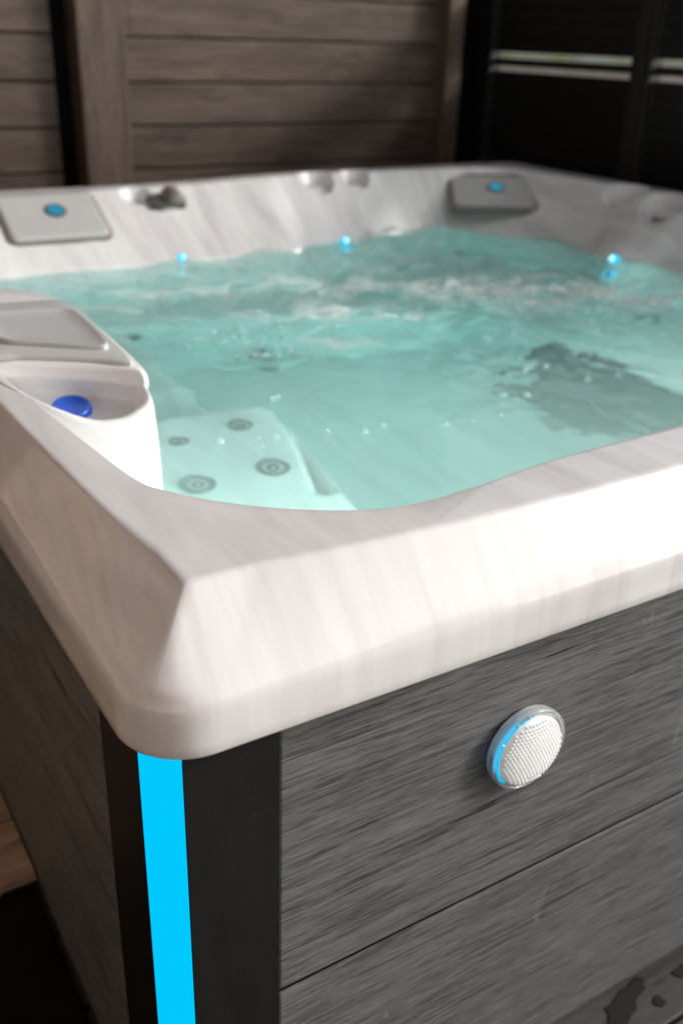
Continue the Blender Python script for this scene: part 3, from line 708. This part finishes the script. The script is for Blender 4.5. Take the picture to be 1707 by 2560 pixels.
hs_ = [hring(1.07, lambda p: -0.30), hring(1.05, lambda p: -0.10), hring(1.035, lambda p: -0.035), hring(1.02, lambda p: lipz(p) * .45), hring(1.002, lambda p: lipz(p) - .016), hring(.996, lambda p: lipz(p) - .006), hring(.985, lambda p: lipz(p) - .001), hring(.965, lambda p: lipz(p) + .001), hring(.940, lambda p: lipz(p)), hring(.918, lambda p: lipz(p) - .004), hring(.900, lambda p: lipz(p) - .012), hring(.885, lambda p: lipz(p) - .026), hring(.87, lambda p: lipz(p) - .06), hring(.86, lambda p: -0.06)]
housing = loft('skimmer_housing', hs_, M_white, tub)
FR = np.array([(.046, .645), (.07, .628), (.10, .610), (.135, .586), (.165, .562), (.187, .541), (.201, .524), (.209, .516)])
# white block behind the pocket: rounded top edge, concave front face
TOP = closed_spline([tuple(p) for p in FR] + [(.2165, .535), (.2245, .63), (.233, .76), (.230, .86), (.213, .936), (.17, .986), (.10, 1.001), (.05, .97), (.043, .8)], 6)
tc_ = np.array([.14, .76])
def tring(off, z):
    d = tc_ - TOP; L_ = np.hypot(*d.T)[:, None]; return [(*(p + dd * off), z) for p, dd in zip(TOP, d / L_)]
loft('housing_top', [tring(.0004, .0925), tring(0, .098), tring(.002, .1045), tring(.006, .109), tring(.012, .1112), tring(.05, .1118), tring(.10, .1118)], M_white, housing, True)
fs = np.array([FR[0] + (FR[1] - FR[0]) * 0] + [FR[k] + (FR[k + 1] - FR[k]) * t for k in range(len(FR) - 1) for t in (.5, 1.0)])
bw_ = []
for z, dy in ((0.060, -0.16), (0.0595, -0.09), (0.060, -0.04), (0.0615, -0.008), (0.065, .006), (0.071, .012), (0.078, .012), (.086, .006), (.0935, .0)):
    kk = max(0.0, -dy) / 0.16 * 0.97
    bw_.append([(x + max(dy, 0) * .35 + (.130 - x) * kk, y + max(dy, 0) + (.475 - y) * kk, z) for x, y in fs])
loft('scoop_back', bw_, M_white, housing, closed=False)
# grey lid plate with a raised panel
LID = [(.052, .652), (.10, .622), (.14, .595), (.17, .572), (.197, .546), (.206, .555), (.2135, .63), (.2215, .76), (.2205, .835), (.212, .862), (.16, .872), (.10, .876), (.055, .87), (.05, .78)]
LP = closed_spline(LID, 8); lc = np.array([.14, .72])
def lring(off, z):
    d = lc - LP; L_ = np.hypot(*d.T)[:, None]; return [(*(p + dd * off), z) for p, dd in zip(LP, d / L_)]
loft('lid', [lring(0, .111), lring(0, .1150), lring(.002, .1168), lring(.006, .1175), lring(.05, .1178), lring(.09, .1178)], M_lid, housing, True)
PP = closed_spline([(.086, .70), (.095, .668), (.13, .640), (.175, .606), (.195, .60), (.203, .64), (.210, .74), (.205, .79), (.16, .803), (.11, .808), (.088, .79), (.084, .74)], 8); pc = np.array([.145, .71])
def pring(s, z): return [(*(pc + (p - pc) * s), z) for p in PP]
loft('lid_panel', [pring(1.0, .116), pring(.988, .1215), pring(.965, .1240), pring(.935, .1228), pring(.6, .1215)], M_lid, housing, True)

# ------------------------------------------------------------------ floating dispenser in the scoop
ds = thing('bottle', 'small white bottle with bright blue cap in the white recess of the corner housing', 'bottle', (.134, .563, 0.050))
ds.rotation_euler = (0.22, -0.12, 0.2)
revolve('bottle_body', [(0.0003, -.006), (.020, -.006), (.0222, -.003), (.0222, .003), (.0205, .0065), (.0175, .0085), (.0003, .0090)], M_white, ds, I4, 40)
revolve('neck_ring', [(.0180, .0075), (.0222, .0078), (.0228, .0092), (.0210, .0106), (.0180, .0108)], M_jetpale, ds, I4, 40)
CR = []
revolve('cap', [(.0215, .0095), (.0225, .0112), (.0225, .0192), (.0212, .0214), (.0180, .0218), (.0165, .0207), (.0003, .0203)], M_blue, ds, I4, 40)
for k in range(24):
    q = 2 * math.pi * k / 24
    o = box('cap_rib', (-0.0006, -0.0009, -0.0035), (0.0009, 0.0009, 0.0035), M_blue, None, 0.0003) if k == 0 else o.copy()
    if k: COL.objects.link(o)
    o.parent = ds; o.location = (.0224 * math.cos(q), .0224 * math.sin(q), .0152); o.rotation_euler = (0, 0, q)

# ------------------------------------------------------------------ water
gx = np.linspace(0.075, 2.03, 330); gy = np.linspace(0.075, 2.03, 330)
X, Y = np.meshgrid(gx, gy, indexing='ij')
Zw = np.full_like(X, ZW)
turb = 0.09 + 0.98 * sstep(.55, 1.45, Y + 0.35 * X - 0.05) 
turb = turb * (0.40 + 0.60 * sstep(.4, 1.3, X)) * (1 - 0.55 * sstep(1.55, 1.75, Y) * (1 - sstep(.9, 1.2, X)))
for i in range(60):
    lam = float(np.exp(rng.uniform(math.log(.024), math.log(.30)))); a_ = rng.uniform(0, math.pi * 2); k = 2 * math.pi / lam
    ph = rng.uniform(0, 6.28); amp = 0.0068 * lam ** 1.0
    wob = 0.35 * np.sin(2.3 * X * rng.uniform(.6, 2) + 3.1 * Y * rng.uniform(.6, 2) + rng.uniform(0, 6))
    Zw += turb * amp * np.sin(k * (X * math.cos(a_) + Y * math.sin(a_)) + ph + 2.2 * wob)
nx_, ny = X.shape
V = np.column_stack([X.ravel(), Y.ravel(), Zw.ravel()]); F = []
for i in range(nx_ - 1):
    for j in range(ny - 1): F.append((i * ny + j, (i + 1) * ny + j, (i + 1) * ny + j + 1, i * ny + j + 1))
border = [(i, 0) for i in range(nx_)] + [(nx_ - 1, j) for j in range(1, ny)] + [(i, ny - 1) for i in range(nx_ - 2, -1, -1)] + [(0, j) for j in range(ny - 2, 0, -1)]
b0 = len(V); V = np.concatenate([V, [(X[i, j], Y[i, j], -0.583) for i, j in border]]); nb = len(border)
for q in range(nb):
    r = (q + 1) % nb; i, j = border[q]; i2, j2 = border[r]
    F.append((i * ny + j, b0 + q, b0 + r, i2 * ny + j2))
F.append(tuple(b0 + q for q in range(nb - 1, -1, -1)))
water = mesh_ob('water', V, F, M_water, None, True); water['kind'] = 'structure'
at = water.data.attributes.new('foam', 'FLOAT', 'POINT')
def blob(x0, y0, sx, sy, rot=0.0):
    c, s = math.cos(rot), math.sin(rot); u = (X - x0) * c + (Y - y0) * s; v = -(X - x0) * s + (Y - y0) * c
    return np.exp(-(u / sx) ** 2 - (v / sy) ** 2)
fo_ = 1.0 * blob(1.48, 1.04, .36, .12, -0.4) + 0.75 * blob(1.22, 1.28, .42, .09, -0.35) + 0.55 * blob(.95, 1.12, .2, .05, -.5) + 0.5 * blob(.75, .98, .12, .05, -.4) + 0.4 * blob(.8, 1.15, .22, .10, -.5) + 0.45 * blob(.62, 1.45, .2, .06) + 0.3 * blob(1.40, 1.45, .3, .10, -.3) + 0.2 * blob(1.0, 1.5, .3, .10)
vals = np.zeros(len(V), np.float32); vals[:nx_ * ny] = np.clip(fo_, 0, 1).ravel(); at.data.foreach_set('value', vals)

ah = water.data.attributes.new('haze', 'FLOAT', 'POINT')
hz_ = 0.05 + 0.23 * (1 - sstep(.55, 1.25, Y + 0.15 * X)) * (1 - 0.7 * blob(1.20, .76, .22, .13))
vals = np.zeros(len(V), np.float32); vals[:nx_ * ny] = hz_.ravel(); ah.data.foreach_set('value', vals)

# bubbles floating on the water: small half shells, too many to count
V = []; F = []
def bubble(x, y, r):
    b = len(V); z = 0.0004 + float(Zw[int(np.clip(np.searchsorted(gx, x), 0, nx_ - 1)), int(np.clip(np.searchsorted(gy, y), 0, ny - 1))])
    for k, (rr, h) in enumerate(((1.15, -.1), (1.0, .25), (.75, .65), (.4, .92))):
        for i in range(10):
            q = 2 * math.pi * i / 10; V.append((x + r * rr * math.cos(q), y + r * rr * math.sin(q), z + r * h))
    V.append((x, y, z + r))
    for k in range(3):
        for i in range(10): F.append((b + k * 10 + i, b + k * 10 + (i + 1) % 10, b + (k + 1) * 10 + (i + 1) % 10, b + (k + 1) * 10 + i))
    for i in range(10): F.append((b + 30 + i, b + 30 + (i + 1) % 10, b + 40))
clus = [(.50, .78), (.40, .62), (.60, .95), (.70, 1.02), (.95, .72), (1.0, .62), (1.12, .72), (.85, .6), (.75, .55), (.55, .58), (1.2, .8), (.52, 1.05), (.6, 1.15), (1.05, .85)]
for (x, y) in clus:
    for q in range(int(rng.integers(2, 7))):
        bubble(x + rng.normal() * .03, y + rng.normal() * .02, rng.uniform(.0022, .0062))
for q in range(70):
    bubble(.66 + rng.normal() * .07, 1.04 + rng.normal() * .06, rng.uniform(.0014, .004))
for q in range(420):
    x, y = 1.42 + rng.normal() * .2, 1.05 + rng.normal() * .09; bubble(x, y - 0.35 * (x - 1.42), rng.uniform(.002, .0055))
bb = mesh_ob('foam_bubbles', V, F, M_bub, None, True); bb['kind'] = 'stuff'
tag(bb, 'small clear bubbles floating on the turquoise spa water', 'bubbles')
